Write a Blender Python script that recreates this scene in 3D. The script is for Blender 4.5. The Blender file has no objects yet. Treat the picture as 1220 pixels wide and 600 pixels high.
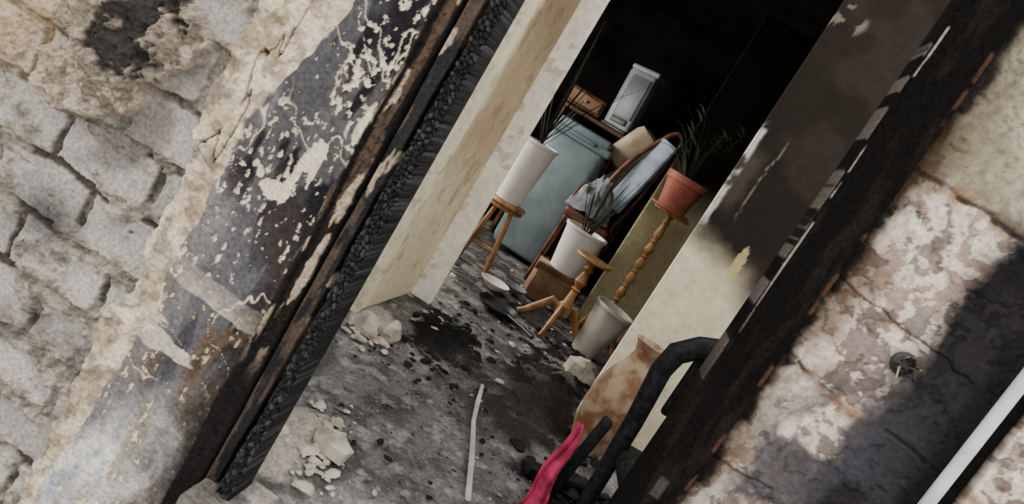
import bpy, math, random
import numpy as np
from mathutils import Vector, Matrix
random.seed(7)
# ---------------------------------------------------------------- noise
def _h(ix,iy,s):
    n=(ix*374761393+iy*668265263+s*974634777)&0xffffffff
    n=((n^(n>>13))*1274126177)&0xffffffff
    n=n^(n>>16)
    return n/4294967295.0
def vn(x,y,s=0):
    x0=np.floor(x);y0=np.floor(y);fx=x-x0;fy=y-y0
    ix=x0.astype(np.int64);iy=y0.astype(np.int64)
    fx=fx*fx*(3-2*fx);fy=fy*fy*(3-2*fy)
    return (_h(ix,iy,s)*(1-fx)+_h(ix+1,iy,s)*fx)*(1-fy)+(_h(ix,iy+1,s)*(1-fx)+_h(ix+1,iy+1,s)*fx)*fy
def fbm(x,y,sc=1.0,o=4,s=0,sx=1.0,sy=1.0):
    a=0;w=.5;t=0;fx=x*sc*sx;fy=y*sc*sy
    for i in range(o):
        a=a+w*vn(fx+17.3*i,fy-9.1*i,s+i*7);t+=w;w*=.5;c,d=.8,.6;fx,fy=(fx*c-fy*d)*2.03,(fx*d+fy*c)*2.03
    return a/t
def wor(x,y,sc,s=0):
    x=x*sc;y=y*sc
    ix=np.floor(x).astype(np.int64);iy=np.floor(y).astype(np.int64)
    f1=np.full(x.shape,9.0);f2=np.full(x.shape,9.0);idv=np.zeros(x.shape)
    for dx in(-1,0,1):
        for dy in(-1,0,1):
            cx=ix+dx+_h(ix+dx,iy+dy,s);cy=iy+dy+_h(ix+dx,iy+dy,s+5)
            d=np.hypot(x-cx,y-cy);m=d<f1
            f2=np.where(m,f1,np.minimum(f2,d));idv=np.where(m,_h(ix+dx,iy+dy,s+9),idv);f1=np.where(m,d,f1)
    return f1,f2,idv
def ss(a,b,x):
    t=np.clip((x-a)/(b-a),0,1);return t*t*(3-2*t)
def gs(x,y,cx,cy,rx,ry): return np.exp(-((x-cx)/rx)**2-((y-cy)/ry)**2)
def mix(c,d,m):
    d=np.array(d,dtype=float)
    return c*(1-m[...,None])+d*m[...,None]
def solid(x,c): return np.ones(x.shape+(3,))*np.array(c)
# ---------------------------------------------------------------- materials
def attr_mat(name,rough=.85,bsc=60,bst=.35,fine=.25,spec=.06):
    m=bpy.data.materials.new(name);m.use_nodes=True;n=m.node_tree.nodes;l=m.node_tree.links
    b=n['Principled BSDF'];b.inputs['Roughness'].default_value=rough
    b.inputs['Specular IOR Level'].default_value=spec
    a=n.new('ShaderNodeAttribute');a.attribute_name='Col'
    tc=n.new('ShaderNodeTexCoord');no=n.new('ShaderNodeTexNoise');no.inputs['Scale'].default_value=bsc;no.inputs['Detail'].default_value=6
    l.new(tc.outputs['Object'],no.inputs['Vector'])
    mr=n.new('ShaderNodeMapRange');mr.inputs['From Min'].default_value=.3;mr.inputs['From Max'].default_value=.7
    mr.inputs['To Min'].default_value=1-fine;mr.inputs['To Max'].default_value=1+fine;l.new(no.outputs['Fac'],mr.inputs['Value'])
    vm=n.new('ShaderNodeVectorMath');vm.operation='SCALE';l.new(a.outputs['Color'],vm.inputs[0]);l.new(mr.outputs[0],vm.inputs['Scale'])
    l.new(vm.outputs[0],b.inputs['Base Color'])
    bp=n.new('ShaderNodeBump');bp.inputs['Strength'].default_value=bst;bp.inputs['Distance'].default_value=.01
    l.new(no.outputs['Fac'],bp.inputs['Height']);l.new(bp.outputs['Normal'],b.inputs['Normal'])
    return m
def nm(name,c1,c2=None,rough=.6,sc=12,lo=.4,hi=.65,bst=.15,metal=0,stretch=(1,1,1),spec=.3):
    m=bpy.data.materials.new(name);m.use_nodes=True;n=m.node_tree.nodes;l=m.node_tree.links
    b=n['Principled BSDF'];b.inputs['Roughness'].default_value=rough;b.inputs['Metallic'].default_value=metal
    b.inputs['Specular IOR Level'].default_value=spec
    if c2 is None:c2=tuple(v*.6 for v in c1)
    tc=n.new('ShaderNodeTexCoord');mp=n.new('ShaderNodeMapping');mp.inputs['Scale'].default_value=stretch
    no=n.new('ShaderNodeTexNoise');no.inputs['Scale'].default_value=sc;no.inputs['Detail'].default_value=7
    l.new(tc.outputs['Object'],mp.inputs[0]);l.new(mp.outputs[0],no.inputs['Vector'])
    r=n.new('ShaderNodeValToRGB');r.color_ramp.elements[0].position=lo;r.color_ramp.elements[1].position=hi
    r.color_ramp.elements[0].color=(*c1,1);r.color_ramp.elements[1].color=(*c2,1)
    l.new(no.outputs['Fac'],r.inputs[0]);l.new(r.outputs[0],b.inputs['Base Color'])
    bp=n.new('ShaderNodeBump');bp.inputs['Strength'].default_value=bst;bp.inputs['Distance'].default_value=.01
    l.new(no.outputs['Fac'],bp.inputs['Height']);l.new(bp.outputs['Normal'],b.inputs['Normal'])
    return m
M=dict(
 char=nm('charred_wood',(.004,.004,.005),(.016,.016,.018),.6,40,bst=.6,spec=.2),
 soot=nm('soot_black',(.003,.0027,.0025),(.009,.008,.007),.95,3,spec=.02),
 sootwall=nm('soot_wall',(.008,.007,.006),(.02,.018,.015),.95,1.5,lo=.45,hi=.8,spec=.05),
 wood=nm('turned_pine',(.42,.22,.085),(.18,.08,.03),.45,14,stretch=(1,1,.3)),
 darkwood=nm('dark_brown_wood',(.14,.055,.028),(.03,.016,.01),.5,10,stretch=(.3,1,1)),
 white=nm('white_ceramic',(.80,.77,.73),(.62,.59,.54),.4,6,lo=.5,hi=.9,bst=.03),
 grey=nm('grey_plastic',(.52,.50,.44),(.36,.34,.30),.5,7,bst=.05),
 terra=nm('terracotta',(.40,.12,.075),(.24,.07,.045),.6,8,bst=.05),
 blue=nm('blue_grey_plastic',(.165,.215,.225),(.11,.15,.16),.5,4,bst=.04),
 lblue=nm('light_blue_fabric',(.38,.46,.52),(.25,.32,.38),.8,9),
 steel=nm('grey_device_plastic',(.26,.27,.285),(.17,.18,.195),.4,5,bst=.03),
 steel2=nm('grey_device_panel',(.14,.145,.16),(.10,.105,.12),.35,5,bst=.03),
 dark=nm('black_plastic',(.012,.012,.014),(.03,.03,.03),.4,8),
 tan=nm('tan_board',(.52,.41,.28),(.33,.24,.15),.7,5),
 card=nm('brown_cardboard',(.26,.15,.09),(.15,.08,.045),.8,6),
 leaf=nm('dark_leaf',(.008,.012,.008),(.018,.022,.014),.6,9,spec=.15),
 leaf2=nm('green_leaf',(.018,.030,.016),(.04,.052,.028),.6,9,spec=.15),
 soil=nm('potting_soil',(.02,.015,.01),(.04,.03,.02),.95,40,bst=.6),
 fabric=nm('grey_fabric',(.24,.245,.26),(.10,.105,.12),.9,10),
 pink=nm('pink_cloth',(.55,.045,.13),(.22,.012,.045),.8,14,bst=.3),
 pipe=nm('white_pipe',(.55,.56,.57),(.36,.37,.38),.35,9,bst=.03),
 vase=nm('painted_vase',(.38,.28,.18),(.20,.10,.05),.55,9,lo=.42,hi=.56),
 plaster=nm('plaster_chunk',(.56,.51,.42),(.34,.30,.25),.9,18,bst=.5),
 ash=nm('ash_chunk',(.20,.195,.185),(.09,.086,.082),.95,18,bst=.5,spec=.05),
 ground=nm('outdoor_ground',(.25,.24,.22),(.35,.34,.32),.9,4),
 metal=nm('brass',(.25,.2,.14),(.1,.08,.06),.4,20,metal=.6),
)
AW=attr_mat('plaster_and_brick_wall',.85,70,.6,.30)
AR=attr_mat('peeling_paint_wall',.8,60,.5,.22)
AC=attr_mat('charred_relief',.6,90,.5,.4,.25)
AB=attr_mat('burnt_post_wood',.9,120,.25,.35,.03)
AF=attr_mat('ash_floor',.95,60,.7,.35,.05)
AP=attr_mat('sooty_cream_paint',.75,25,.15,.12)
# ---------------------------------------------------------------- relief builder
def relief(name,x0,x1,z0,z1,st,fun,mat,origin,ax,ay,an,back=.1):
    """grid in local (u,v); fun->(h,col); placed origin+u*ax+v*ay+h*an"""
    nx=int(round((x1-x0)/st))+1;nz=int(round((z1-z0)/st))+1
    u=np.linspace(x0,x1,nx);v=np.linspace(z0,z1,nz);U,V=np.meshgrid(u,v)
    h,c=fun(U,V)
    O=np.array(origin,float);ax=np.array(ax,float);ay=np.array(ay,float);an=np.array(an,float)
    P=O+U[...,None]*ax+V[...,None]*ay+h[...,None]*an
    P=P.reshape(-1,3);C=c.reshape(-1,3)
    idx=np.arange(nx*nz).reshape(nz,nx)
    f=np.stack([idx[:-1,:-1],idx[:-1,1:],idx[1:,1:],idx[1:,:-1]],-1).reshape(-1,4)
    loop=np.concatenate([idx[0,:],idx[1:,-1],idx[-1,-2::-1],idx[-2:0:-1,0]])
    LU=U.reshape(-1)[loop];LV=V.reshape(-1)[loop]
    B=O+LU[:,None]*ax+LV[:,None]*ay-back*an
    n0=len(P);k=len(loop);P=np.concatenate([P,B]);C=np.concatenate([C,C[loop]])
    j=np.arange(k);f2=np.stack([loop,n0+j,n0+(j+1)%k,loop[(j+1)%k]],-1)
    f=np.concatenate([f,f2])
    me=bpy.data.meshes.new(name)
    me.vertices.add(len(P));me.vertices.foreach_set('co',P.astype(np.float32).ravel())
    me.loops.add(f.size);me.loops.foreach_set('vertex_index',f.astype(np.int32).ravel())
    me.polygons.add(len(f));me.polygons.foreach_set('loop_start',np.arange(0,f.size,4,dtype=np.int32))
    me.update(calc_edges=True)
    a=me.color_attributes.new('Col','FLOAT_COLOR','POINT')
    a.data.foreach_set('color',np.concatenate([np.clip(C,0,1),np.ones((len(C),1))],1).astype(np.float32).ravel())
    me.materials.append(mat)
    ob=bpy.data.objects.new(name,me);bpy.context.collection.objects.link(ob)
    return ob
# ---------------------------------------------------------------- mesh builder
class MB:
    def __init__(s,name):s.n=name;s.v=[];s.f=[];s.m=[];s.mats=[]
    def mi(s,mat):
        mt=M[mat]
        if mt not in s.mats:s.mats.append(mt)
        return s.mats.index(mt)
    def add(s,vs,fs,mat):
        o=len(s.v);k=s.mi(mat);s.v+= [tuple(v) for v in vs]
        for f in fs:s.f.append([i+o for i in f]);s.m.append(k)
    def lathe(s,prof,mat,c=(0,0,0),seg=28,mtx=None,wob=0,cap=True):
        vs=[];fs=[];c=Vector(c);mtx=mtx or Matrix.Identity(3)
        for (r,z) in prof:
            for i in range(seg):
                a=2*math.pi*i/seg;rr=r*(1+wob*math.sin(3*a+z*9))
                vs.append(c+mtx@Vector((rr*math.cos(a),rr*math.sin(a),z)))
        for j in range(len(prof)-1):
            for i in range(seg):
                k=(i+1)%seg;fs.append([j*seg+i,j*seg+k,(j+1)*seg+k,(j+1)*seg+i])
        if cap:
            fs.append(list(range(seg))[::-1]);fs.append([(len(prof)-1)*seg+i for i in range(seg)])
        s.add(vs,fs,mat)
    def tube(s,path,rad,mat,seg=12,flat=1.0):
        path=[Vector(p) for p in path]
        if not isinstance(rad,(list,tuple)):rad=[rad]*len(path)
        vs=[];fs=[];ref=None
        for i,p in enumerate(path):
            t=(path[min(i+1,len(path)-1)]-path[max(i-1,0)]).normalized()
            if ref is None:
                ref=Vector((0,1,0)) if abs(t.y)<.8 else Vector((1,0,0))
            a=(ref-t*ref.dot(t)).normalized();b=t.cross(a);ref=a
            for k in range(seg):
                an=2*math.pi*k/seg;vs.append(p+(a*math.cos(an)*flat+b*math.sin(an))*rad[i])
        for j in range(len(path)-1):
            for i in range(seg):
                k=(i+1)%seg;fs.append([j*seg+i,j*seg+k,(j+1)*seg+k,(j+1)*seg+i])
        fs.append(list(range(seg))[::-1]);fs.append([(len(path)-1)*seg+i for i in range(seg)])
        s.add(vs,fs,mat)
    def box(s,c,d,mat,mtx=None,taper=1.0,bev=.01):
        mtx=mtx or Matrix.Identity(3);c=Vector(c);hx,hy,hz=d[0]/2,d[1]/2,d[2]/2;bev=min(bev,hx*.9,hy*.9,hz*.9)
        q=3;loops=[]
        for (z,ins) in [(-hz,bev),(-hz+bev*.3,bev*.3),(-hz+bev,0),(hz-bev,0),(hz-bev*.3,bev*.3),(hz,bev)]:
            t=taper+(1-taper)*(z+hz)/(2*hz);L=[]
            for (sx,sy,a0) in[(1,1,0),(-1,1,90),(-1,-1,180),(1,-1,270)]:
                for k in range(q+1):
                    a=math.radians(a0+90*k/q)
                    L.append(((sx*(hx-bev)+(bev-ins)*math.cos(a))*t,(sy*(hy-bev)+(bev-ins)*math.sin(a))*t,z))
            loops.append(L)
        n=len(loops[0]);vs=[c+mtx@Vector(p) for L in loops for p in L];fs=[]
        for j in range(len(loops)-1):
            for i in range(n):
                k=(i+1)%n;fs.append([j*n+i,j*n+k,(j+1)*n+k,(j+1)*n+i])
        fs.append(list(range(n))[::-1]);fs.append([(len(loops)-1)*n+i for i in range(n)])
        s.add(vs,fs,mat)
    def leaf(s,base,dirv,L,w,mat,droop=.3,n=10):
        p=Vector(base);d=Vector(dirv).normalized();vs=[];fs=[]
        side=d.cross(Vector((0,0,1)))
        if side.length<.1:side=Vector((1,0,0))
        side.normalize()
        for i in range(n+1):
            t=i/n;ww=w*(math.sin(math.pi*min(1,(t*.9+.1)))**.6)*(1-t*.5)
            if i==n:ww=w*.03
            up=side.cross(d).normalized()
            vs+=[p-side*ww,p+up*ww*-.35,p+side*ww]
            p=p+d*(L/n);d=(d+Vector((0,0,-droop/n*2*t))).normalized()
        for i in range(n):
            a=i*3;fs+=[[a,a+1,a+4,a+3],[a+1,a+2,a+5,a+4]]
        s.add(vs,fs,mat)
    def rock(s,c,r,mat,flat=.5,sd=0):
        rnd=random.Random(sd);c=Vector(c)
        ring=[(0,-.8,1.0),(1,-.2,1.0),(2,.5,.75),(3,.9,.35)]
        n=7;vs=[];fs=[];rot=rnd.random()*6;el=rnd.uniform(.8,1.7)
        for j,zz,rr in ring:
            for i in range(n):
                a=2*math.pi*i/n;q=r*rr*(0.7+.6*rnd.random());x=q*math.cos(a)*el;y=q*math.sin(a)
                vs.append(c+Vector((x*math.cos(rot)-y*math.sin(rot),x*math.sin(rot)+y*math.cos(rot),r*flat*(zz+.25*rnd.random()))))
        for j in range(3):
            for i in range(n):
                k=(i+1)%n;fs.append([j*n+i,j*n+k,(j+1)*n+k,(j+1)*n+i])
        fs.append(list(range(n))[::-1]);fs.append([3*n+i for i in range(n)])
        s.add(vs,fs,mat)
    def build(s,smooth=True,angle=40):
        me=bpy.data.meshes.new(s.n);me.from_pydata(s.v,[],s.f)
        for m in s.mats:me.materials.append(m)
        me.polygons.foreach_set('material_index',s.m);me.update()
        ob=bpy.data.objects.new(s.n,me);bpy.context.collection.objects.link(ob)
        if smooth:
            me.shade_smooth() if hasattr(me,'shade_smooth') else None
            try: me.set_sharp_from_angle(angle=math.radians(angle))
            except Exception: pass
        return ob
def rotm(x=0,y=0,z=0):
    return (Matrix.Rotation(math.radians(z),3,'Z')@Matrix.Rotation(math.radians(y),3,'Y')@Matrix.Rotation(math.radians(x),3,'X'))
def wall(name,c,d,mat):
    b=MB(name);b.box(c,d,mat,bev=.004);return b.build(smooth=False)
YF=2.01
# ================================================================ FRONT LEFT WALL
def f_left(X,Z):
    n1=fbm(X,Z,7,5,1);n2=fbm(X,Z,30,5,2);n3=fbm(X,Z,90,3,3)
    ch=.195;bl=.37
    Xw=X+(n1-.5)*.025;Zw=Z+(fbm(X,Z,6,3,9)-.5)*.025-.03*(X+1.3)
    row=np.floor((Zw+.02)/ch);off=np.where(row%2==0,0,.5)*bl+.03
    bx=(Xw+off)/bl;fx=(bx-np.floor(bx))*bl;fz=((Zw+.02)/ch-row)*ch
    bid=_h(np.floor(bx).astype(np.int64),row.astype(np.int64),3)
    ed=np.minimum(np.minimum(fx,bl-fx),np.minimum(fz,ch-fz))
    ed=ed+(n2-.5)*.018
    br=ss(.010,.018,ed)
    hb=.017*br+.012*(bid-.5)*br+(n2-.5)*.004+(1-br)*(.010*(n1-.3)+(n3-.5)*.014)
    s5=fbm(X,Z,5,5,21);sm=ss(.56,.62,s5)
    jb=ss(.050,.0,np.minimum(fz,ch-fz)-.018)*ss(.48,.55,fbm(X,Z,8,5,23))
    sm=np.clip(sm*.8+jb*.95,0,1)
    hb=hb+sm*(.014+.035*(n2-.45)+.014*(n3-.5))
    cb=solid(X,(.345,.325,.30))*(0.78+.4*bid)[...,None]
    cb=mix(cb,(.43,.405,.365),ss(.5,.65,n2)*.4)
    mort=(1-br)
    cb=mix(cb,(.23,.20,.165),mort*.8)
    cb=mix(cb,(.34,.30,.245),sm*.85)
    cb=mix(cb,(.13,.115,.10),sm*ss(.50,.60,n2)*.85)
    cb=mix(cb,(.12,.11,.10),ss(.50,.70,fbm(X,Z,4,5,31))*.75)
    cb=mix(cb,(.045,.043,.042),gs(X,Z,-1.62,.38,.14,.10)*ss(.4,.55,n1)*.9)
    cb=mix(cb,(.05,.046,.043),ss(-1.55,-1.8,X+(n1-.5)*.2)*ss(.4,.1,Z+(n1-.5)*.3)*.6)
    cb=mix(cb,(.025,.021,.018),mort*(1-sm)*ss(.46,.58,n1)*.85)
    blb=gs(X,Z,-1.58,.90,.15,.13)+gs(X,Z,-1.47,1.14,.13,.10)+gs(X,Z,-1.70,1.10,.12,.10)+.8*gs(X,Z,-1.72,.80,.12,.08)
    bl1=ss(.35,.6,blb+(n1-.5)*1.1)
    hb=hb*(1-bl1*.8)+bl1*(.080+.10*(fbm(X,Z,16,5,42)-.5)+.02*(n3-.5))
    cb=mix(cb,(.38,.31,.235),bl1*.95)
    cb=mix(cb,(.16,.135,.11),ss(.48,.56,n2)*bl1*.8)
    cb=mix(cb,(.48,.42,.34),ss(.58,.66,fbm(X,Z,20,4,43))*bl1*.6)
    hole=gs(X,Z,-1.59,1.13,.085,.12)+.95*gs(X,Z,-1.60,.98,.10,.05)+.5*gs(X,Z,-1.7,1.0,.06,.06)+.5*gs(X,Z,-1.5,1.2,.08,.08)
    hole=ss(.40,.72,hole+(n2-.5)*1.5)
    cb=mix(cb,(.008,.008,.008),hole*.97);hb=hb-hole*.04*n1
    cb=mix(cb,(.06,.055,.05),gs(X,Z,-1.60,1.06,.2,.22)*.55)
    tl=ss(-1.78,-1.95,X)*ss(.70,.8,Z)
    cb=mix(cb,(.38,.27,.155),tl*.6)
    # plaster
    xb=-1.245+(fbm(X*0+1,Z,5,4,51)-.5)*.09+(n2-.5)*.04
    xb=xb+np.interp(Z,[-.8,-.45,.16,.65,1.03,1.35,1.9],[-.02,-.01,0,.02,-.03,-.01,0])
    pm=ss(-.005,.006,X-xb)
    xc=np.interp(Z,[-.8,-.45,-.1,.37,.79,1.16,1.51,1.9],[-1.18,-1.17,-1.15,-1.11,-1.12,-1.08,-1.0,-.94])+(fbm(X,Z,7,5,61)-.5)*.07
    qm=ss(-.003,.004,X-xc)
    cp=solid(X,(.47,.385,.285))
    cp=mix(cp,(.64,.555,.435),ss(.47,.58,n1)*.75)
    cp=mix(cp,(.31,.23,.14),ss(.54,.64,fbm(X,Z,12,5,62))*.75)
    cp=mix(cp,(.22,.19,.16),ss(.07,.0,X-xb)*.7*ss(.35,.6,n2))
    cp=mix(cp,(.17,.13,.095),ss(.56,.64,n2)*.55)
    crk=np.abs(fbm(X,Z,3.0,4,63,sx=3.2,sy=.6)-.5)
    ck=ss(.012,.003,crk)
    cp=mix(cp,(.04,.03,.02),ck*.92)
    hp=.072+(n1-.5)*.026+(n2-.5)*.010+(n3-.5)*.005-ck*.025
    hp=hp+.014*ss(.5,.53,fbm(X,Z,6,4,64))
    # painted / scorched layer
    A=fbm(X,Z,4,5,71,sx=2.0,sy=.8);B=fbm(X,Z,9,5,72,sx=1.6,sy=.7);Cc=fbm(X,Z,60,5,73,sx=1.3,sy=.8)
    up=ss(.70,.95,Z+(A-.5)*.3);lo=ss(.20,-.05,Z+(A-.5)*.5-(X+.95)*.9)
    cq=solid(X,(.052,.052,.058))
    cq=mix(cq,(.17,.168,.172),ss(-.99,-1.09,X+(A-.5)*.25)*.9)
    cq=mix(cq,(.024,.019,.018),ss(-.97,-.84,X+(B-.5)*.25)*.85)
    cq=mix(cq,(.010,.0102,.013),up*ss(.3,.5,A)*.95)
    cq=mix(cq,(.050,.035,.038),up*ss(.5,.60,B)*.55)
    cq=mix(cq,(.15,.148,.155),ss(.54,.60,fbm(X,Z,6,5,79,sx=2.2,sy=.6))*.4)
    br2=gs(X,Z,-.90,.36,.20,.24)*ss(.44,.56,B)
    cq=mix(cq,(.13,.085,.055),np.clip(br2*1.3,0,.8))
    br3=gs(X,Z,-.97,.34,.24,.16)*ss(.50,.53,fbm(X,Z,6,5,75,sx=.7,sy=2.2))
    cq=mix(cq,(.50,.45,.37),np.clip(br3*1.5,0,.85))
    low=mix(solid(X,(.33,.33,.34)),(.62,.605,.575),ss(.42,.56,A))
    low=mix(low,(.27,.31,.37),ss(.50,.60,fbm(X,Z,5,3,76,sx=1.5,sy=.5))*.6)
    low=mix(low,(.13,.11,.092),ss(-1.02,-.86,X+(B-.5)*.3)*.85)
    low=mix(low,(.38,.30,.21),ss(.56,.62,B)*.35)
    cq=cq*(1-lo[...,None])+low*lo[...,None]
    mk=1.2*gs(X,Z,-.86,1.33,.10,.22)+.9*gs(X,Z,-.80,1.62,.09,.2)+.5*gs(X,Z,-.9,1.02,.12,.12)+.2*gs(X,Z,-1.04,.8,.06,.3)
    fl=ss(.605,.620,Cc*.62+A*.1+B*.25+np.clip(mk,0,1.2)*.082)
    pt=1.2*gs(X,Z,-.885,1.07,.035,.08)+1.15*gs(X,Z,-.945,.90,.045,.03)+.9*gs(X,Z,-1.0,.64,.018,.10)+.8*gs(X,Z,-.80,1.18,.02,.06)+.9*gs(X,Z,-.91,.98,.016,.08)+.7*gs(X,Z,-.86,.95,.012,.1)
    fl=np.maximum(fl,ss(.66,.69,pt+(B-.5)*1.6+(Cc-.5)*.5))
    v1=np.abs(fbm(X,Z,3.2,4,77,sx=1.6,sy=.8)-.5)
    ln=ss(.008,.003,v1)*ss(.43,.50,fbm(X,Z,6,2,78))*ss(0,.2,Z)
    v2=np.abs(fbm(X+3,Z+.5*X,5,3,87,sx=1.2,sy=1.6)-.5)
    ln=np.maximum(ln,ss(.007,.003,v2)*ss(.5,.56,fbm(X,Z,5,2,88))*ss(0,.2,Z))
    fl=np.maximum(fl,ln)
    cq=mix(cq,(.66,.58,.46),fl*.93)
    hq=.084+(A-.5)*.01-fl*.005+(n3-.5)*.002
    ed2=ss(-.795,-.785,X+(fbm(X,Z,3,3,81)-.5)*.03)
    cw=mix(solid(X,(.014,.011,.010)),(.065,.044,.031),ss(.50,.64,fbm(X,Z,14,4,82,sx=3,sy=.5)))
    cw=mix(cw,(.40,.32,.235),ss(.60,.65,fbm(X,Z,12,4,83,sx=2.4,sy=.6))*ss(.3,.6,Z)*.85)
    cw=mix(cw,(.006,.006,.006),np.clip(ss(.014,.004,np.abs(X+.765+(fbm(X*0,Z,4,2,84)-.5)*.02))+ss(-.728,-.715,X+(n2-.5)*.02)+ss(.5,.2,Z+(n1-.5)*.4)*.9,0,1))
    cq=cq*(1-ed2[...,None])+cw*ed2[...,None];hq=hq+ed2*.008*(B-.3)-ss(-.715,-.705,X)*.02
    sj=ss(-.94,-.78,X+(B-.5)*.22)*ss(.75,.1,Z)
    cq=mix(cq,(.010,.009,.009),sj*.92)
    cpl=cp*(1-qm[...,None])+cq*qm[...,None]
    hpl=hp*(1-qm)+hq*qm
    c=cb*(1-pm[...,None])+cpl*pm[...,None];h=hb*(1-pm)+hpl*pm
    return h-.08,c
relief('wall_front_left',-2.35,-.69,-.85,1.95,.0036,f_left,AW,(0,YF,0),(1,0,0),(0,0,1),(0,-1,0),back=.16)
wall('wall_front_left_backing',(-1.52,YF+.20,1.2),(1.66,.12,4.1),'sootwall')
wall('wall_front_lintel_left',(-1.52,YF+.06,2.6),(1.66,.16,1.3),'sootwall')
def f_jamb(X,Z):
    wv=(fbm(X*0,Z,3,3,16)-.5)*.02
    f1,f2,i=wor(X+(fbm(X,Z,20,2,1)-.5)*.012,Z*.75+X*.3,75,4)
    g=ss(.04,.25,f2-f1);nn=fbm(X,Z,30,4,12)
    msk=ss(-.658,-.645,X+wv)
    h=msk*(.012+.014*i*g+.007*g+(nn-.5)*.014)+(1-msk)*(fbm(X,Z,10,3,14,sx=3,sy=.4)*.02-.004)
    h=h-.035*ss(.010,.003,np.abs(X+wv+.652))
    h=h+.010*(fbm(X*0,Z,9,3,19)-.5)
    c=solid(X,(.004,.004,.005));c=mix(c,(.045,.047,.054),msk*g*ss(.45,1,i)*.6)
    c=mix(c,(.060,.038,.025),(1-msk)*ss(.54,.64,fbm(X,Z,9,4,8,sx=3,sy=.6))*.8)
    c=mix(c,(.34,.27,.20),(1-msk)*ss(.61,.66,fbm(X,Z,12,4,18,sx=2.4,sy=.6))*ss(.5,.8,Z)*.8)
    return h,c
relief('door_jamb_charred',-.70,-.594,-.01,3.2,.0032,f_jamb,AC,(0,YF,0),(1,0,0),(0,0,1),(0,-1,0),back=.10)
# ================================================================ RIGHT POST + WALL
def f_post(X,Z):
    n=fbm(X,Z,12,4,1,sx=2,sy=.4)
    h=.03+(n-.5)*.008
    c=solid(X,(.005,.0045,.0043));c=mix(c,(.015,.012,.010),ss(.5,.7,n)*.6)
    c=mix(c,(.05,.045,.042),ss(.016,.012,np.abs(X-.44))*ss(.034,.028,np.abs(Z-.80))*.8)
    wv=(fbm(X*0,Z,6,3,7)-.5)*.006
    st=ss(.373,.371,X+wv)
    h=h+st*.006
    c=mix(c,(.10,.085,.075),st*ss(.50,.60,fbm(X,Z,22,4,5,sx=.6,sy=1))*ss(1.0,1.3,Z)*.7)
    c=mix(c,(.30,.27,.24),ss(.382,.381,X+wv)*ss(.376,.378,X+wv)*ss(.44,.5,fbm(X,Z,14,3,55))*ss(1.2,1.5,Z)*.8)
    e=ss(.492,.497,X);c=mix(c,(.07,.035,.022),e*ss(.45,.6,fbm(X,Z,14,3,6))*.7)
    return h,c
relief('door_frame_post',.365,.505,-.01,3.2,.0028,f_post,AB,(0,YF,0),(1,0,0),(0,0,1),(0,-1,0),back=.06)
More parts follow.
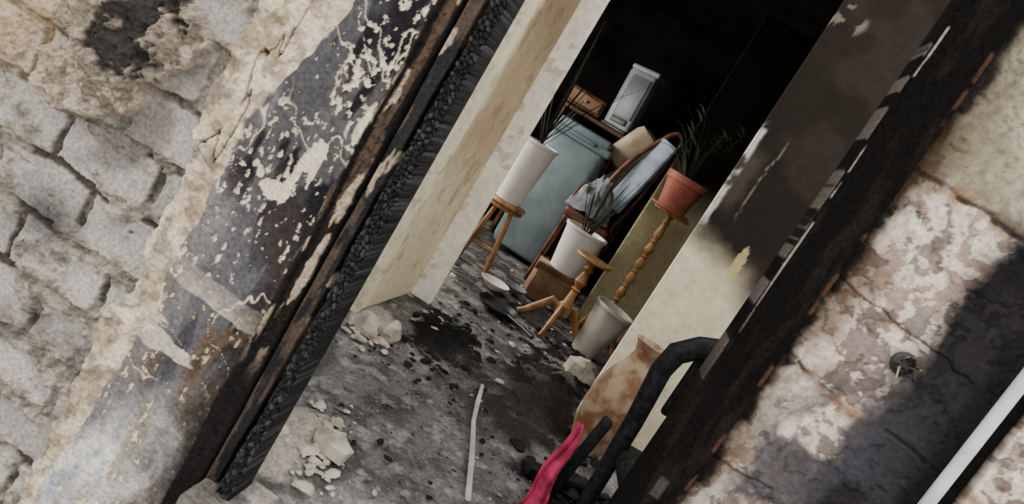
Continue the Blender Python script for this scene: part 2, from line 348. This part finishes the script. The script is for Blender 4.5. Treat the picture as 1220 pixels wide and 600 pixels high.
def f_right(X,Z):
    n1=fbm(X,Z,7,5,101);n2=fbm(X,Z,17,6,102);n3=fbm(X,Z,70,3,103);A=fbm(X,Z,3.5,4,104)
    j1=1.85+.02*(n1-.5)-.06*(X-.55);j2=1.53+.06*(n1-.5)-.18*(X-.6);j3=1.27+.05*(n1-.5)-.1*(X-.6);j4=.95+.04*(n1-.5)
    fv=n2*.7+n1*.3
    fl=ss(.495,.503,fv)
    paint=mix(solid(X,(.33,.245,.205)),(.21,.17,.16),ss(.45,.6,A));base=mix(solid(X,(.60,.535,.46)),(.46,.38,.315),ss(.4,.6,n3))
    c=paint*(1-fl[...,None])+base*fl[...,None]
    f2=ss(.53,.545,fbm(X,Z,15,6,106));c=mix(c,(.115,.088,.078),f2*.74)
    f3=ss(.575,.59,fbm(X,Z,30,5,107));c=mix(c,(.68,.61,.53),f3*.7)
    edge=ss(.012,.0,np.abs(fv-.495));c=mix(c,(.12,.08,.06),edge*.55)
    h=fl*-.005+(n1-.5)*.014+(n3-.5)*.002-f2*.003
    upm=ss(-.01,.02,Z-j1+(n2-.5)*.04)
    cu=mix(solid(X,(.37,.335,.235)),(.56,.515,.40),ss(.4,.6,A))
    cu=mix(cu,(.20,.17,.12),ss(.50,.64,n1)*.6);cu=mix(cu,(.11,.10,.08),ss(.56,.64,n2)*.4)
    cu=mix(cu,(.06,.045,.03),ss(.70,.58,X+(n1-.5)*.15)*.55)
    c=c*(1-upm[...,None])+cu*upm[...,None];h=h+upm*.004
    for j,w,s in((j1,.010,.8),(j2,.004,.6),(j3,.007,.8),(j4,.005,.5)):
        d=np.abs(Z-j+(n2-.5)*.02);k=ss(w,w*.3,d)*ss(.42,.55,fbm(X,Z,9,4,110));h=h-k*.008
        c=mix(c,(.22,.105,.045),ss(w*4.5,0,d)*ss(.45,.58,n2)*s*.9);c=mix(c,(.02,.015,.013),k*s)
    c=mix(c,(.04,.043,.052),ss(.11,.0,np.abs(Z-j1+.03))*ss(.40,.52,fbm(X,Z,8,5,111))*ss(.55,.75,X)*.9)
    sx=.890+.05*(A-.5)+.02*np.clip(1.6-Z,-1,1)
    sk=np.exp(-(np.abs((X-sx)/(.090+.08*np.clip(1.75-Z,0,.8)))**2.4))*ss(1.92,1.64,Z+(n1-.5)*.25)
    c=mix(c,(.006,.0062,.008),np.clip(sk*1.9+(n2-.5)*1.4*sk-.1,0,.98))
    bs=gs(X,Z,.76,1.14,.16,.22)*1.2+gs(X,Z,.64,.96,.10,.18)*.8;c=mix(c,(.04,.039,.046),np.clip(bs,0,1)*ss(.37,.53,n1)*.92)
    wp=gs(X,Z,.535,1.30,.022,.03);wp=ss(.4,.6,wp+(n2-.5)*.5);c=mix(c,(.76,.68,.56),wp);h=h+wp*.006
    sp=ss(.625,.515,X+(n1-.5)*.20);c=mix(c,(.075,.045,.026),sp*.78*ss(1.9,1.6,Z));c=mix(c,(.006,.005,.0045),ss(.555,.520,X+(n2-.5)*.07)*.96)
    sp2=ss(.62,.52,X+(n1-.5)*.1)*ss(1.70,1.80,Z)*ss(2.05,1.9,Z);c=mix(c,(.04,.025,.013),sp2*.85)
    ck=ss(1.018,1.024,X)*ss(1.085,1.08,X);c=mix(c,(.006,.006,.006),ck);h=h-ck*.03
    c=mix(c,(.010,.010,.012),ss(.935,.97,X+(n2-.5)*.04)*ss(1.03,1.0,X)*.95)
    so=gs(X,Z,.765,1.425,.035,.03);c=mix(c,(.02,.017,.015),ss(.4,.7,so+(n2-.5)*.4));h=h-ss(.5,.8,so)*.02
    return h,c
relief('wall_front_right',.50,1.75,.2,2.6,.0036,f_right,AR,(0,YF,0),(1,0,0),(0,0,1),(0,-1,0),back=.16)
wall('wall_front_right_backing',(1.14,YF+.20,1.1),(1.27,.10,4.3),'sootwall')
wall('wall_front_lintel_right',(1.14,YF+.08,2.92),(1.27,.14,.63),'sootwall')
b=MB('conduit_pipe');b.tube([(1.0,YF-.035,-.8),(1.0,YF-.035,1.0),(1.0,YF-.035,3.0)],.017,'pipe',20)
for z in(.3,2.2): b.lathe([(.0185,0),(.022,.003),(.022,.022),(.0185,.025)],'metal',(1.0,YF-.035,z));b.box((1.0,YF-.01,z+.012),(.02,.04,.02),'metal')
b.build()
b=MB('burnt_light_socket')
b.lathe([(.028,0),(.033,.002),(.033,.012),(.024,.018),(.021,.006),(0.001,.005)],'dark',(.765,YF-.002,1.425),24,rotm(x=90),cap=False)
for k in range(7):
    a=k*1.3;b.tube([(.765+.01*math.cos(a),YF-.005,1.425+.01*math.sin(a)),(.765+.022*math.cos(a),YF-.035,1.43+.022*math.sin(a)),(.765+.034*math.cos(a+.5),YF-.045,1.42+.032*math.sin(a+.5)),(.765+.022*math.cos(a+1.2),YF-.02,1.42+.028*math.sin(a+1.2))],.0026,'dark' if k%3 else 'metal',8)
b.build()
wall('trim_door_head',(-.1,YF+.03,3.1),(1.25,.12,.3),'char')
# ================================================================ ROOM SHELL
def f_floor(X,Y):
    n1=fbm(X,Y,2.2,5,201);n2=fbm(X,Y,9,6,202);n3=fbm(X,Y,40,4,203)
    c=solid(X,(.15,.145,.142));c=mix(c,(.28,.272,.266),ss(.45,.62,n1)*.9);c=mix(c,(.055,.052,.05),ss(.46,.60,n2)*.75)
    c=mix(c,(.36,.35,.325),ss(.60,.68,fbm(X,Y,11,5,204))*.5)
    c=mix(c,(.085,.082,.078),ss(.50,.62,n3)*.45)
    h=(n2-.5)*.03+(n3-.5)*.015
    pile=gs(X,Y,-.60,4.30,.22,.48);h=h+pile*.06*(.5+n2);c=mix(c,(.007,.0065,.0065),ss(.25,.5,pile+(n2-.5)*1.1)*.95)
    p2=gs(X,Y,.12,4.6,.27,1.05);h=h+p2*.08*(.4+n2);c=mix(c,(.009,.008,.007),ss(.22,.5,p2+(n2-.5)*1.0)*.93)
    p3=gs(X,Y,-.66,2.45,.12,.35);h=h+p3*.04*(.3+n2);c=mix(c,(.44,.40,.34),ss(.40,.6,p3+(n2-.5)*1.2)*.8)
    p4=gs(X,Y,.5,3.0,.30,.9);c=mix(c,(.007,.007,.007),ss(.25,.6,p4+(n2-.5)*.7)*.95)
    p5=gs(X,Y,-.95,4.0,.14,.3);h=h+p5*.04*n2;c=mix(c,(.46,.43,.39),ss(.35,.6,p5+(n2-.5)*1.2)*.7)
    p6=gs(X,Y,-.1,3.9,.35,.7);c=mix(c,(.04,.038,.036),ss(.3,.6,p6+(n1-.5)*1.4)*.65)
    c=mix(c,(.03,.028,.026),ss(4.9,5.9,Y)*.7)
    c=mix(c,(.36,.34,.31),ss(.54,.59,fbm(X,Y,6,5,207))*ss(4.4,5.2,Y)*.4)
    return h-.012,c
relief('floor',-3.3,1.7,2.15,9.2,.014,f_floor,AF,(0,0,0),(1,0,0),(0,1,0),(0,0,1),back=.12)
def f_step(X,Y):
    n2=fbm(X,Y,9,6,402);n3=fbm(X,Y,40,4,403)
    c=solid(X,(.14,.137,.135));c=mix(c,(.42,.39,.34),ss(.48,.56,n2+.12*gs(X,Y,-.5,2.1,.2,.3))*.8);c=mix(c,(.02,.02,.02),ss(.2,.5,X+(n2-.5))*.8+ss(-.55,-.62,X)*.7*ss(.4,.5,n2))
    return (n2-.5)*.03+(n3-.5)*.015-.012,np.clip(c,0,1)
relief('door_sill',-.70,.51,1.88,2.16,.010,f_step,AF,(0,0,0),(1,0,0),(0,1,0),(0,0,1),back=.85)
wall('ground_outside',(0,-3,-.95),(14,10.8,.2),'ground')
wall('ceiling',(-.8,7.0,3.26),(5.2,4.6,.1),'soot')  # stops short of the hall; roof opening added to let skylight in
for k,(x,w) in enumerate([(-3.0,.8),(-1.9,.06),(-1.3,.06),(.9,.06)]): wall('ceiling_beam_%d'%(k+1),(x,3.45,3.27),(w,2.6,.12),'char')
wall('wall_back',(-.8,9.25,1.6),(5.2,.1,3.4),'soot')
wall('wall_right',(1.75,6.85,1.6),(.1,4.8,3.4),'sootwall')
wall('wall_right_below_added_window',(1.75,3.4,.4),(.1,2.1,.8),'sootwall')  # low wall under an unseen opening added for light
b=MB('added_window_2')  # unseen frame; opening added so sky brightens the inner left wall
for y in(2.42,3.4,4.40): b.box((1.75,y,1.98),(.07,.06,2.3),'char')
for z in(.84,3.1): b.box((1.75,3.4,z),(.07,2.04,.06),'char')
b.build()
X0=-3.35
for k,(y0,y1,z0,z1) in enumerate([(2.1,2.45,0,3.2),(3.6,5.2,0,3.2),(7.6,9.2,0,3.2),(2.45,3.6,0,.7),(5.2,7.6,0,.8),(2.45,3.6,2.5,3.2),(5.2,7.6,2.5,3.2)]):  # unseen wall; hall and room openings added to let sky light in
    o=wall('wall_left' if k==0 else 'wall_left_part_%d'%k,(X0,(y0+y1)/2,(z0+z1)/2),(.12,y1-y0,z1-z0),'sootwall')
b=MB('added_window_1')  # unseen frame in the room opening added for light
for y in(5.23,6.4,7.57): b.box((X0,y,1.65),(.07,.06,1.7),'pipe')
for z in(.83,2.47): b.box((X0,6.4,z),(.07,2.4,.06),'pipe')
b.build()
def f_rev(U,V):
    n=fbm(U,V,1.6,3,301,sy=.5);m=fbm(U,V,14,4,302)
    c=solid(U,(.78,.68,.45))
    bz=ss(.6,1.3,V+(n-.5)*.9)*ss(.14,.26,U+(m-.5)*.08)
    c=mix(c,(.40,.29,.17),bz*.75);c=mix(c,(.20,.135,.08),bz*ss(1.4,2.0,V+(n-.5))*.6)
    c=mix(c,(.52,.31,.20),ss(.58,.68,fbm(U,V,5,4,305,sy=.5))*ss(.4,.7,V)*.4)
    c=mix(c,(.88,.82,.63),ss(.16,.13,U))
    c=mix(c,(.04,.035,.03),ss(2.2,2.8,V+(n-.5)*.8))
    c=mix(c,(.15,.10,.06),ss(.62,.70,fbm(U,V,8,4,303))*.3)
    return (n-.5)*.008,c
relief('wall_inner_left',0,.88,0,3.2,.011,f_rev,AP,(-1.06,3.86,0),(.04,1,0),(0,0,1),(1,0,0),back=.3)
def f_cream(c0,zs,ze,sd):
    def f(U,V):
        n=fbm(U,V,6,4,sd);c=solid(U,c0);c=mix(c,tuple(v*.84 for v in c0),ss(.45,.65,n)*.5)
        c=mix(c,(.34,.24,.14),ss(.64,.70,fbm(U,V,14,4,sd+1))*.4)
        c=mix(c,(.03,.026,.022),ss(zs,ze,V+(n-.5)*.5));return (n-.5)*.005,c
    return f
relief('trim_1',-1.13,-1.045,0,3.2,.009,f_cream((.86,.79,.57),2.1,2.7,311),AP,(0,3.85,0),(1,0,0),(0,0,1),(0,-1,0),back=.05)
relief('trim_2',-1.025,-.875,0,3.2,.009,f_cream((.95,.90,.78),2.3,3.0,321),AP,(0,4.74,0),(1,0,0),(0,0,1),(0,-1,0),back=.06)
wall('wall_inner_left_face',(-2.2,3.93,1.6),(2.14,.12,3.2),'sootwall')
def f_part(X,Z):
    n=fbm(X,Z,3,4,331);m=fbm(X,Z,12,5,332)
    c=solid(X,(.82,.745,.54));c=mix(c,(.64,.55,.36),ss(.45,.6,m)*.3)
    bd=1.40-.55*(X-.33)+(n-.5)*.40
    s=ss(-.18,.16,Z-bd)
    c=mix(c,(.013,.010,.008),s*.987)
    c=mix(c,(.040,.032,.026),s*ss(.46,.65,n)*.7)
    pk=ss(.60,.62,gs(X,Z,.64,1.34,.04,.15)+(m-.5)*.8);c=mix(c,(.55,.46,.22),pk*.9)
    pe=np.abs(X-(.47+.12*(fbm(X*0,Z,4,4,333)-.5)))
    c=mix(c,(.20,.17,.145),ss(.006,.002,pe)*ss(1.5,1.6,Z)*ss(2.1,2.0,Z))
    c=mix(c,(.08,.07,.06),ss(.47,.40,X+(m-.5)*.06)*ss(1.5,1.65,Z)*ss(2.0,1.85,Z)*.7)
    ew=ss(.36,.345,X+(m-.5)*.03)*ss(1.35,1.5,Z)*ss(2.12,2.05,Z);c=mix(c,(.66,.62,.56),ew*ss(.32,.5,m))
    te=gs(X,Z,.40,2.80,.10,.09);c=mix(c,(.22,.19,.15),ss(.25,.5,te)*ss(.57,.60,m)*.8)
    return (n-.5)*.012+ew*.01,c
relief('wall_partition_right',.325,1.70,0,3.2,.010,f_part,AP,(0,4.5,0),(1,0,0),(0,0,1),(0,-1,0),back=.14)
def f_olive(X,Z):
    n=fbm(X,Z,3,4,341)
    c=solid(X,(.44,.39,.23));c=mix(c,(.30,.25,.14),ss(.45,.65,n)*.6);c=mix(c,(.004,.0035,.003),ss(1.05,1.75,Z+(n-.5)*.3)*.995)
    return (n-.5)*.01,c
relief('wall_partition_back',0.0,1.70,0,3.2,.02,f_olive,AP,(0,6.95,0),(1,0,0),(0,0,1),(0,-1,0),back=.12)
# ================================================================ OBJECTS
def stool(cx,cy):
    b=MB('wooden_stool');z=.64
    b.lathe([(.02,z-.002),(.165,z),(.178,z+.012),(.178,z+.028),(.168,z+.04),(.0,z+.04)],'wood',(cx,cy,0),32,cap=False)
    feet=[]
    for k in range(4):
        a=math.radians(45+90*k+8);t=Vector((cx+.10*math.cos(a),cy+.10*math.sin(a),z));q=Vector((cx+.205*math.cos(a),cy+.205*math.sin(a),0))
        pts=[q.lerp(t,u) for u in(0,.08,.2,.3,.36,.42,.5,.7,.85,1)]
        b.tube(pts,[.015,.019,.023,.024,.017,.025,.023,.024,.02,.018],'wood',12);feet.append((q,t))
    for k in range(4):
        for u in(.3,.55) if k%2 else(.38,):
            b.tube([feet[k][0].lerp(feet[k][1],u),feet[(k+1)%4][0].lerp(feet[(k+1)%4][1],u)],.012,'wood',10)
    b.lathe([(.165,z-.03),(.17,z-.012),(.15,z)],'wood',(cx,cy,0),32)
    return b.build()
stool(-1.02,6.32)
def pot(b,c,r0,r1,h,mat,rim=.02,mtx=None):
    b.lathe([(r0*.92,0),(r0,.006),(r0+(r1-r0)*.5,h*.5),(r1*.985,h-rim*1.6),(r1*1.05,h-rim*1.5),(r1*1.07,h-rim*.3),(r1*1.05,h),(r1*.97,h),(r1*.93,h-rim),(r1*.92,h*.88),(.001,h*.87)],mat,c,36,mtx,cap=False)
b=MB('potted_yucca');c=(-1.04,6.32,.681);pot(b,c,.12,.172,.58,'white')
b.lathe([(.148,.52),(.001,.535)],'soil',c,24,cap=False)
b.tube([(-1.04,6.32,1.15),(-1.03,6.32,1.35)],[.022,.014],'darkwood')
for k in range(13):
    a=k*2.4;el=random.uniform(1.2,3.4);z=1.2+.01*k
    b.leaf((-1.04,6.32,z),(math.cos(a),math.sin(a)*.6,el),random.uniform(.5,1.2),.013,'leaf',random.uniform(.2,.9))
b.leaf((-1.04,6.32,1.3),(-.05,0,1),1.1,.018,'leaf2',.1);b.leaf((-1.04,6.32,1.3),(.22,0,1),1.15,.016,'leaf2',.1);b.leaf((-1.01,6.32,1.25),(.5,.0,1),1.0,.015,'leaf2',.5)
b.build()
b=MB('blue_storage_bin')
b.box((-.93,7.98,.74),(.68,.5,1.40),'blue',bev=.09,taper=.88)
b.box((-.93,7.98,1.45),(.74,.56,.09),'blue',bev=.04)
b.box((-.93,7.96,1.53),(.64,.48,.10),'blue',bev=.05)
b.box((-.93,7.70,1.47),(.34,.05,.035),'blue',bev=.015)
for x in(-1.14,-.72): b.lathe([(.05,-.02),(.06,-.015),(.06,.015),(.05,.02)],'dark',(x,8.1,.06),20,rotm(y=90))
b.build()
b=MB('wooden_desk')
b.box((-.75,8.75,1.70),(1.35,.6,.045),'darkwood');b.box((-1.38,8.75,.84),(.05,.55,1.68),'darkwood');b.box((-.12,8.75,.84),(.05,.55,1.68),'darkwood')
for k in range(4): b.box((-.36,8.46,.3+.38*k),(.42,.03,.34),'darkwood');b.lathe([(.012,0),(.02,.02),(.0,.03)],'metal',(-.36,8.445,.3+.38*k),12,rotm(x=90),cap=False)
b.box((-.6,8.75,.84),(.04,.55,1.66),'darkwood')
b.build()
b=MB('electric_heater')
R=rotm(z=-22,y=-3)
b.box((-.75,8.60,2.10),(.35,.22,.70),'steel',R,bev=.045)
b.box((-.765,8.50,2.13),(.25,.05,.50),'steel2',R,bev=.02)
b.box((-.75,8.60,2.46),(.37,.25,.06),'steel',R,bev=.025)
b.box((-.77,8.475,1.84),(.20,.02,.07),'dark',R,bev=.008)
b.box((-.74,8.60,1.745),(.36,.24,.045),'dark',rotm(z=-22),bev=.015)
b.build()
b=MB('wooden_drawer');b.box((-1.21,8.62,1.84),(.44,.22,.20),'darkwood',rotm(z=6),bev=.01);b.box((-1.20,8.50,1.84),(.38,.02,.13),'card',rotm(z=6));b.lathe([(.012,0),(.02,.02),(.001,.03)],'metal',(-1.19,8.49,1.84),12,rotm(x=90),cap=False);b.build()
b=MB('upholstered_chair')
def arc(p,q,bulge,n=12):
    p=Vector(p);q=Vector(q);bl=Vector(bulge);return [p.lerp(q,i/n)+bl*math.sin(math.pi*i/n) for i in range(n+1)]
R=rotm(y=12,z=-25)
b.box((-.20,7.5,1.45),(.22,.06,.86),'lblue',R,bev=.03)
b.tube(arc((-.44,7.45,.75),(-.16,7.5,1.93),(-.10,0,.05)),.026,'darkwood')
b.tube(arc((-.16,7.5,.85),(-.02,7.52,1.93),(.02,0,0)),.022,'darkwood')
b.tube(arc((-.16,7.5,1.93),(-.02,7.52,1.93),(0,0,.05)),.024,'darkwood')
b.box((-.40,7.35,.80),(.50,.48,.10),'darkwood',rotm(y=4),bev=.04)
for p_,q_ in(((-.62,7.15,.0),(-.60,7.15,.76)),((-.62,7.55,.0),(-.60,7.55,.76)),((-.18,7.15,.0),(-.2,7.15,.76)),((-.1,7.6,.0),(-.16,7.5,.9))): b.tube([p_,q_],.022,'darkwood')
b.tube(arc((-.62,7.2,.80),(-.38,7.45,1.15),(-.12,0,.12)),.02,'darkwood')
b.build()
b=MB('tan_cushion');b.box((-.43,8.12,1.64),(.34,.26,.52),'tan',rotm(y=24,x=8,z=10),bev=.09);b.box((-.30,8.12,1.36),(.34,.12,.60),'tan',rotm(y=26),bev=.05);b.build()
def cloth(name,cx,cy,z0,w,h,mat,sd,hh=.12):
    n=36;b=MB(name);vs=[];fs=[]
    X,Y=np.meshgrid(np.linspace(-1,1,n),np.linspace(-1,1,n))
    r=np.sqrt(X**2+Y**2);H=(np.clip(1-r**2,0,1)**.6)*hh+(fbm(X,Y,3.5,4,sd)-.5)*hh*1.6*np.clip(1.2-r,0,1)
    H=np.maximum(H,0)
    for i in range(n):
        for j in range(n): vs.append((cx+X[i,j]*w,cy+Y[i,j]*h,z0+H[i,j]))
    for i in range(n-1):
        for j in range(n-1): fs.append([i*n+j,i*n+j+1,(i+1)*n+j+1,(i+1)*n+j])
    b.add(vs,fs,mat);return b.build(angle=80)
cloth('crumpled_blanket',-.45,7.32,.86,.24,.2,'fabric',5,.30)
def pedestal(name,cx,cy,h,topr,legr,hub,rots,k_=1):
    b=MB(name)
    b.lathe([(.001,h-.028),(topr*.94,h-.026),(topr,h-.018),(topr,h-.008),(topr*.96,h),(.001,h)],'wood',(cx,cy,0),36,cap=False)
    pr=[(.045,h-.03),(.03,h-.05),(.022,h-.07),(.036,h-.10),(.022,h-.13),(.03,h-.16)]
    z=h-.16
    while z-hub>.16:
        pr+=[(.034,z-.03),(.044,z-.06),(.028,z-.10),(.018,z-.115),(.036,z-.13),(.024,z-.15)];z-=.15
    pr+=[(.030,hub+.05),(.052,hub+.02),(.052,hub-.06),(.03,hub-.09),(.015,hub-.11)]
    b.lathe([(r*k_,z) for r,z in pr],'wood',(cx,cy,0),20)
    for a in rots:
        a=math.radians(a);d=Vector((math.cos(a),math.sin(a),0));o=Vector((cx,cy,0))
        pts=[o+d*.03+Vector((0,0,hub-.02)),o+d*legr*.35+Vector((0,0,hub+.01)),o+d*legr*.65+Vector((0,0,hub*.55)),o+d*legr*.88+Vector((0,0,hub*.15+.015)),o+d*legr*1.0+Vector((0,0,.018))]
        b.tube(pts,[v*k_ for v in(.024,.029,.027,.022,.024)],'wood',12,flat=.7)
    return b.build()
pedestal('pedestal_stand',.225,6.45,1.33,.165,.24,.34,(100,215,335))
pedestal('pedestal_stand.001',-.11,5.86,.72,.155,.31,.25,(262,178,40),1.25)
b=MB('potted_houseplant');c=(.19,6.42,1.332);pot(b,c,.12,.175,.31,'terra',.04)
b.lathe([(.17,0),(.175,.004),(.178,.022),(.165,.024),(.12,.02)],'terra',(c[0],c[1],c[2]-.001),32)
b.lathe([(.15,.275),(.001,.28)],'soil',c,24,cap=False)
for k in range(40):
    a=k*2.4;b.leaf((.19+.05*math.cos(a),6.42+.05*math.sin(a),1.6),(math.cos(a),math.sin(a)*.55-.1,random.uniform(.9,3.6)),random.uniform(.3,.72),.024,'leaf2' if k%2==0 else 'leaf',random.uniform(1.2,3.2))
for k in range(7):
    L=Vector((.19+random.uniform(-.28,.2),6.38,1.95+random.uniform(0,.3)));b.tube([(.19,6.42,1.6),(.19+(L.x-.19)*.4,6.4,1.85),tuple(L)],.004,'leaf2',6)
    for q in range(6): b.leaf(L-Vector((0,0,.05*q)),(math.cos(q*2.1),-.2,.5),.15,.03,'leaf2',1.5)
b.build()
b=MB('cardboard_box');b.box((-.34,6.78,.17),(.42,.34,.34),'card',rotm(z=12),bev=.008);b.box((-.34,6.78,.342),(.40,.05,.004),'tan',rotm(z=12),bev=.001)
b.box((-.34,6.60,.31),(.42,.012,.10),'card',rotm(z=12,x=30),bev=.003);b.build()
b=MB('potted_aloe');c=(-.32,6.74,.347);pot(b,c,.14,.20,.44,'white');b.lathe([(.185,.39),(.001,.40)],'soil',c,24,cap=False)
for k in range(9):
    a=k*2.4+.4;b.leaf((c[0]+.04*math.cos(a),c[1]+.04*math.sin(a),.74),(math.cos(a),math.sin(a)*.7,random.uniform(1.6,4)),random.uniform(.4,.8),.015,'leaf2',random.uniform(.1,.8))
b.leaf((c[0],c[1],.72),(-.35,0,1),.85,.020,'leaf2',.2);b.leaf((c[0],c[1],.72),(.25,0,1),1.05,.016,'leaf2',.15)
b.build()
b=MB('plastic_planter');pot(b,(.20,5.92,0),.105,.165,.46,'grey',.02,rotm(y=6));b.build()
b=MB('enamel_bowl');b.lathe([(.05,0),(.06,.005),(.12,.05),(.135,.07),(.13,.072),(.11,.05),(.05,.012),(.001,.012)],'white',(-.72,6.05,.012),32,cap=False);b.build()
b=MB('frying_pan');b.lathe([(.13,0),(.15,.01),(.175,.04),(.17,.042),(.14,.012),(.001,.01)],'dark',(-.55,5.55,.015),32,cap=False);b.tube([(-.43,5.45,.05),(-.28,5.30,.07),(-.18,5.2,.075)],[.012,.014,.016],'dark');b.build()
b=MB('enamel_bowl.001');b.lathe([(.05,0),(.06,.005),(.10,.04),(.115,.06),(.11,.062),(.09,.04),(.001,.012)],'steel',(-.58,6.35,.012),32,cap=False);b.build()
b=MB('painted_floor_vase')
b.lathe([(.08,0),(.10,.01),(.135,.12),(.155,.26),(.15,.38),(.115,.50),(.075,.58),(.062,.64),(.075,.69),(.095,.72),(.085,.722),(.055,.66),(.05,.6),(.001,.5)],'vase',(.44,4.10,0),36,cap=False);b.build()
b=MB('burnt_armchair')
b.tube([(.47,3.05,0),(.455,3.05,.3),(.44,3.05,.6),(.415,3.05,.85),(.43,3.06,.94),(.50,3.08,1.01),(.62,3.12,1.06),(.80,3.18,1.08),(.95,3.25,1.06)],[.034,.036,.040,.045,.048,.048,.047,.04,.035],'char',14)
b.tube([(.62,2.98,0),(.60,3.0,.45),(.58,3.04,.70),(.60,3.08,1.02)],.022,'char')
b.tube([(.98,3.1,0),(.97,3.2,.5),(.95,3.25,1.05)],.03,'char');b.tube([(1.0,2.7,0),(1.0,2.7,.45)],.03,'char');b.tube([(.52,2.65,0),(.52,2.65,.45)],.03,'char')
b.box((.75,2.92,.45),(.56,.5,.08),'char',rotm(z=8),bev=.03)
b.box((.72,3.14,.85),(.42,.04,.34),'char',rotm(z=10),bev=.015)
for i in range(3): b.box((.575+.12*i,3.1,.70),(.03,.02,.50),'tan' if i==0 else 'char',rotm(z=8),bev=.006)
b.build()
b=MB('pink_towel');vs=[];fs=[];n=18;m=40
for j in range(m):
    v=j/(m-1)
    for i in range(n):
        u=i/(n-1)-.5;w=.03+.075*v**.8
        vs.append((.268+.004*v+u*w+.010*math.sin(v*9),3.10-.10*v+.012*math.sin(u*9+v*5)*(.3+v),.43*(1-v)**1.05+.02+.012*math.sin(v*20+u*8)*v))
for j in range(m-1):
    for i in range(n-1):fs.append([j*n+i,j*n+i+1,(j+1)*n+i+1,(j+1)*n+i])
b.add(vs,fs,'pink');o=b.build(angle=80)
sm=o.modifiers.new('s','SOLIDIFY');sm.thickness=.006
b=MB('charred_board');b.box((.345,3.20,.25),(.05,.06,.50),'char',rotm(y=6,x=-4),bev=.01);b.box((.34,3.42,.05),(.4,.08,.05),'char',rotm(z=35),bev=.01);b.build()
b=MB('broken_plastic_strip');b.tube([(-.23,3.95,.03),(-.19,3.7,.03),(-.145,3.45,.035),(-.06,3.15,.03),(.03,2.78,.03)],[.007,.009,.008,.010,.009],'pipe',8,flat=1.5);b.build()
rnd=random.Random(3)
def scat(b,cx,cy,sx,sy,n,r0,r1,mat='plaster'):
    for k in range(n):
        r=r0+(r1-r0)*rnd.random()**2;x=rnd.gauss(cx,sx);y=rnd.gauss(cy,sy)
        if y<2.2 or y>8.8:continue
        if y<2.4 and not(-.56<x<.34):continue
        if 3.75<y<4.85 and x<-.85:continue
        if 4.3<y<4.7 and x>.26:continue
        if y>6.8 and x>-.06:continue
        b.rock((x,y,r*.35+.005),r,mat,rnd.uniform(.25,.6),rnd.randint(0,9999))
b=MB('fire_debris')
scat(b,-.58,2.5,.07,.20,60,.006,.03);scat(b,-.52,2.4,.08,.12,50,.005,.018)
scat(b,-.88,3.65,.07,.08,22,.012,.04);scat(b,-.78,4.5,.06,.3,20,.01,.035)
scat(b,-.1,4.2,.45,1.0,22,.005,.016);scat(b,-.35,5.3,.3,.4,26,.01,.03)
scat(b,.1,5.3,.15,.4,12,.015,.045);scat(b,-.4,7.0,.3,.5,16,.01,.04)
b.rock((-.50,2.52,.04),.07,'plaster',.5,11);b.rock((-.92,3.70,.05),.07,'plaster',.9,12);b.rock((-.80,3.80,.06),.055,'plaster',1.1,13)
b.rock((.22,5.15,.09),.10,'plaster',.8,14)
scat(b,-.3,3.6,.4,.9,220,.004,.014,'ash');scat(b,-.2,3.0,.3,.4,160,.003,.009,'ash')
scat(b,-.60,4.32,.14,.3,160,.008,.035,'char');scat(b,.08,4.8,.13,.6,150,.01,.045,'char');scat(b,.42,3.4,.12,.4,90,.01,.04,'char');scat(b,-.1,3.6,.5,.8,200,.004,.016,'char');scat(b,-.4,5.6,.3,.4,60,.01,.03,'char')
b.build(angle=20)
# ================================================================ LIGHT + CAMERA
w=bpy.data.worlds.new('World');bpy.context.scene.world=w;w.use_nodes=True
bg=w.node_tree.nodes['Background'];bg.inputs[0].default_value=(1.0,.975,.94,1);bg.inputs[1].default_value=2.35
sl=bpy.data.lights.new('sun','SUN');sl.energy=.8;sl.angle=math.radians(50);sl.color=(1,.94,.86)
so=bpy.data.objects.new('sun',sl);bpy.context.collection.objects.link(so);so.rotation_euler=Vector((.50,.70,-.70)).to_track_quat('-Z','Y').to_euler()
def area(name,loc,dirv,sx,sy,e):
    l=bpy.data.lights.new(name,'AREA');l.shape='RECTANGLE';l.size=sx;l.size_y=sy;l.energy=e;l.color=(1,.95,.88)
    o=bpy.data.objects.new(name,l);bpy.context.collection.objects.link(o);o.location=loc;o.rotation_euler=Vector(dirv).to_track_quat('-Z','Y').to_euler()
area('added_room_fill',(-3.25,6.4,1.65),(1,0,-.1),2.2,1.5,150)  # added area lamp in the left opening, brightens the back room
p=math.radians(10.5);yw=math.radians(6.9);t=math.radians(31.2)
F=Vector((-math.sin(yw)*math.cos(p),math.cos(yw)*math.cos(p),-math.sin(p)));R0=Vector((math.cos(yw),math.sin(yw),0));U0=R0.cross(F)
Ix=math.cos(t)*R0+math.sin(t)*U0;Iy=-math.sin(t)*R0+math.cos(t)*U0
cd=bpy.data.cameras.new('camera');cd.sensor_width=36;cd.lens=880/1220*36;cd.clip_start=.05
co=bpy.data.objects.new('camera',cd);bpy.context.collection.objects.link(co)
mt=Matrix((Ix,Iy,-F)).transposed().to_4x4();mt.translation=Vector((0,0,1.5));co.matrix_world=mt
bpy.context.scene.camera=co
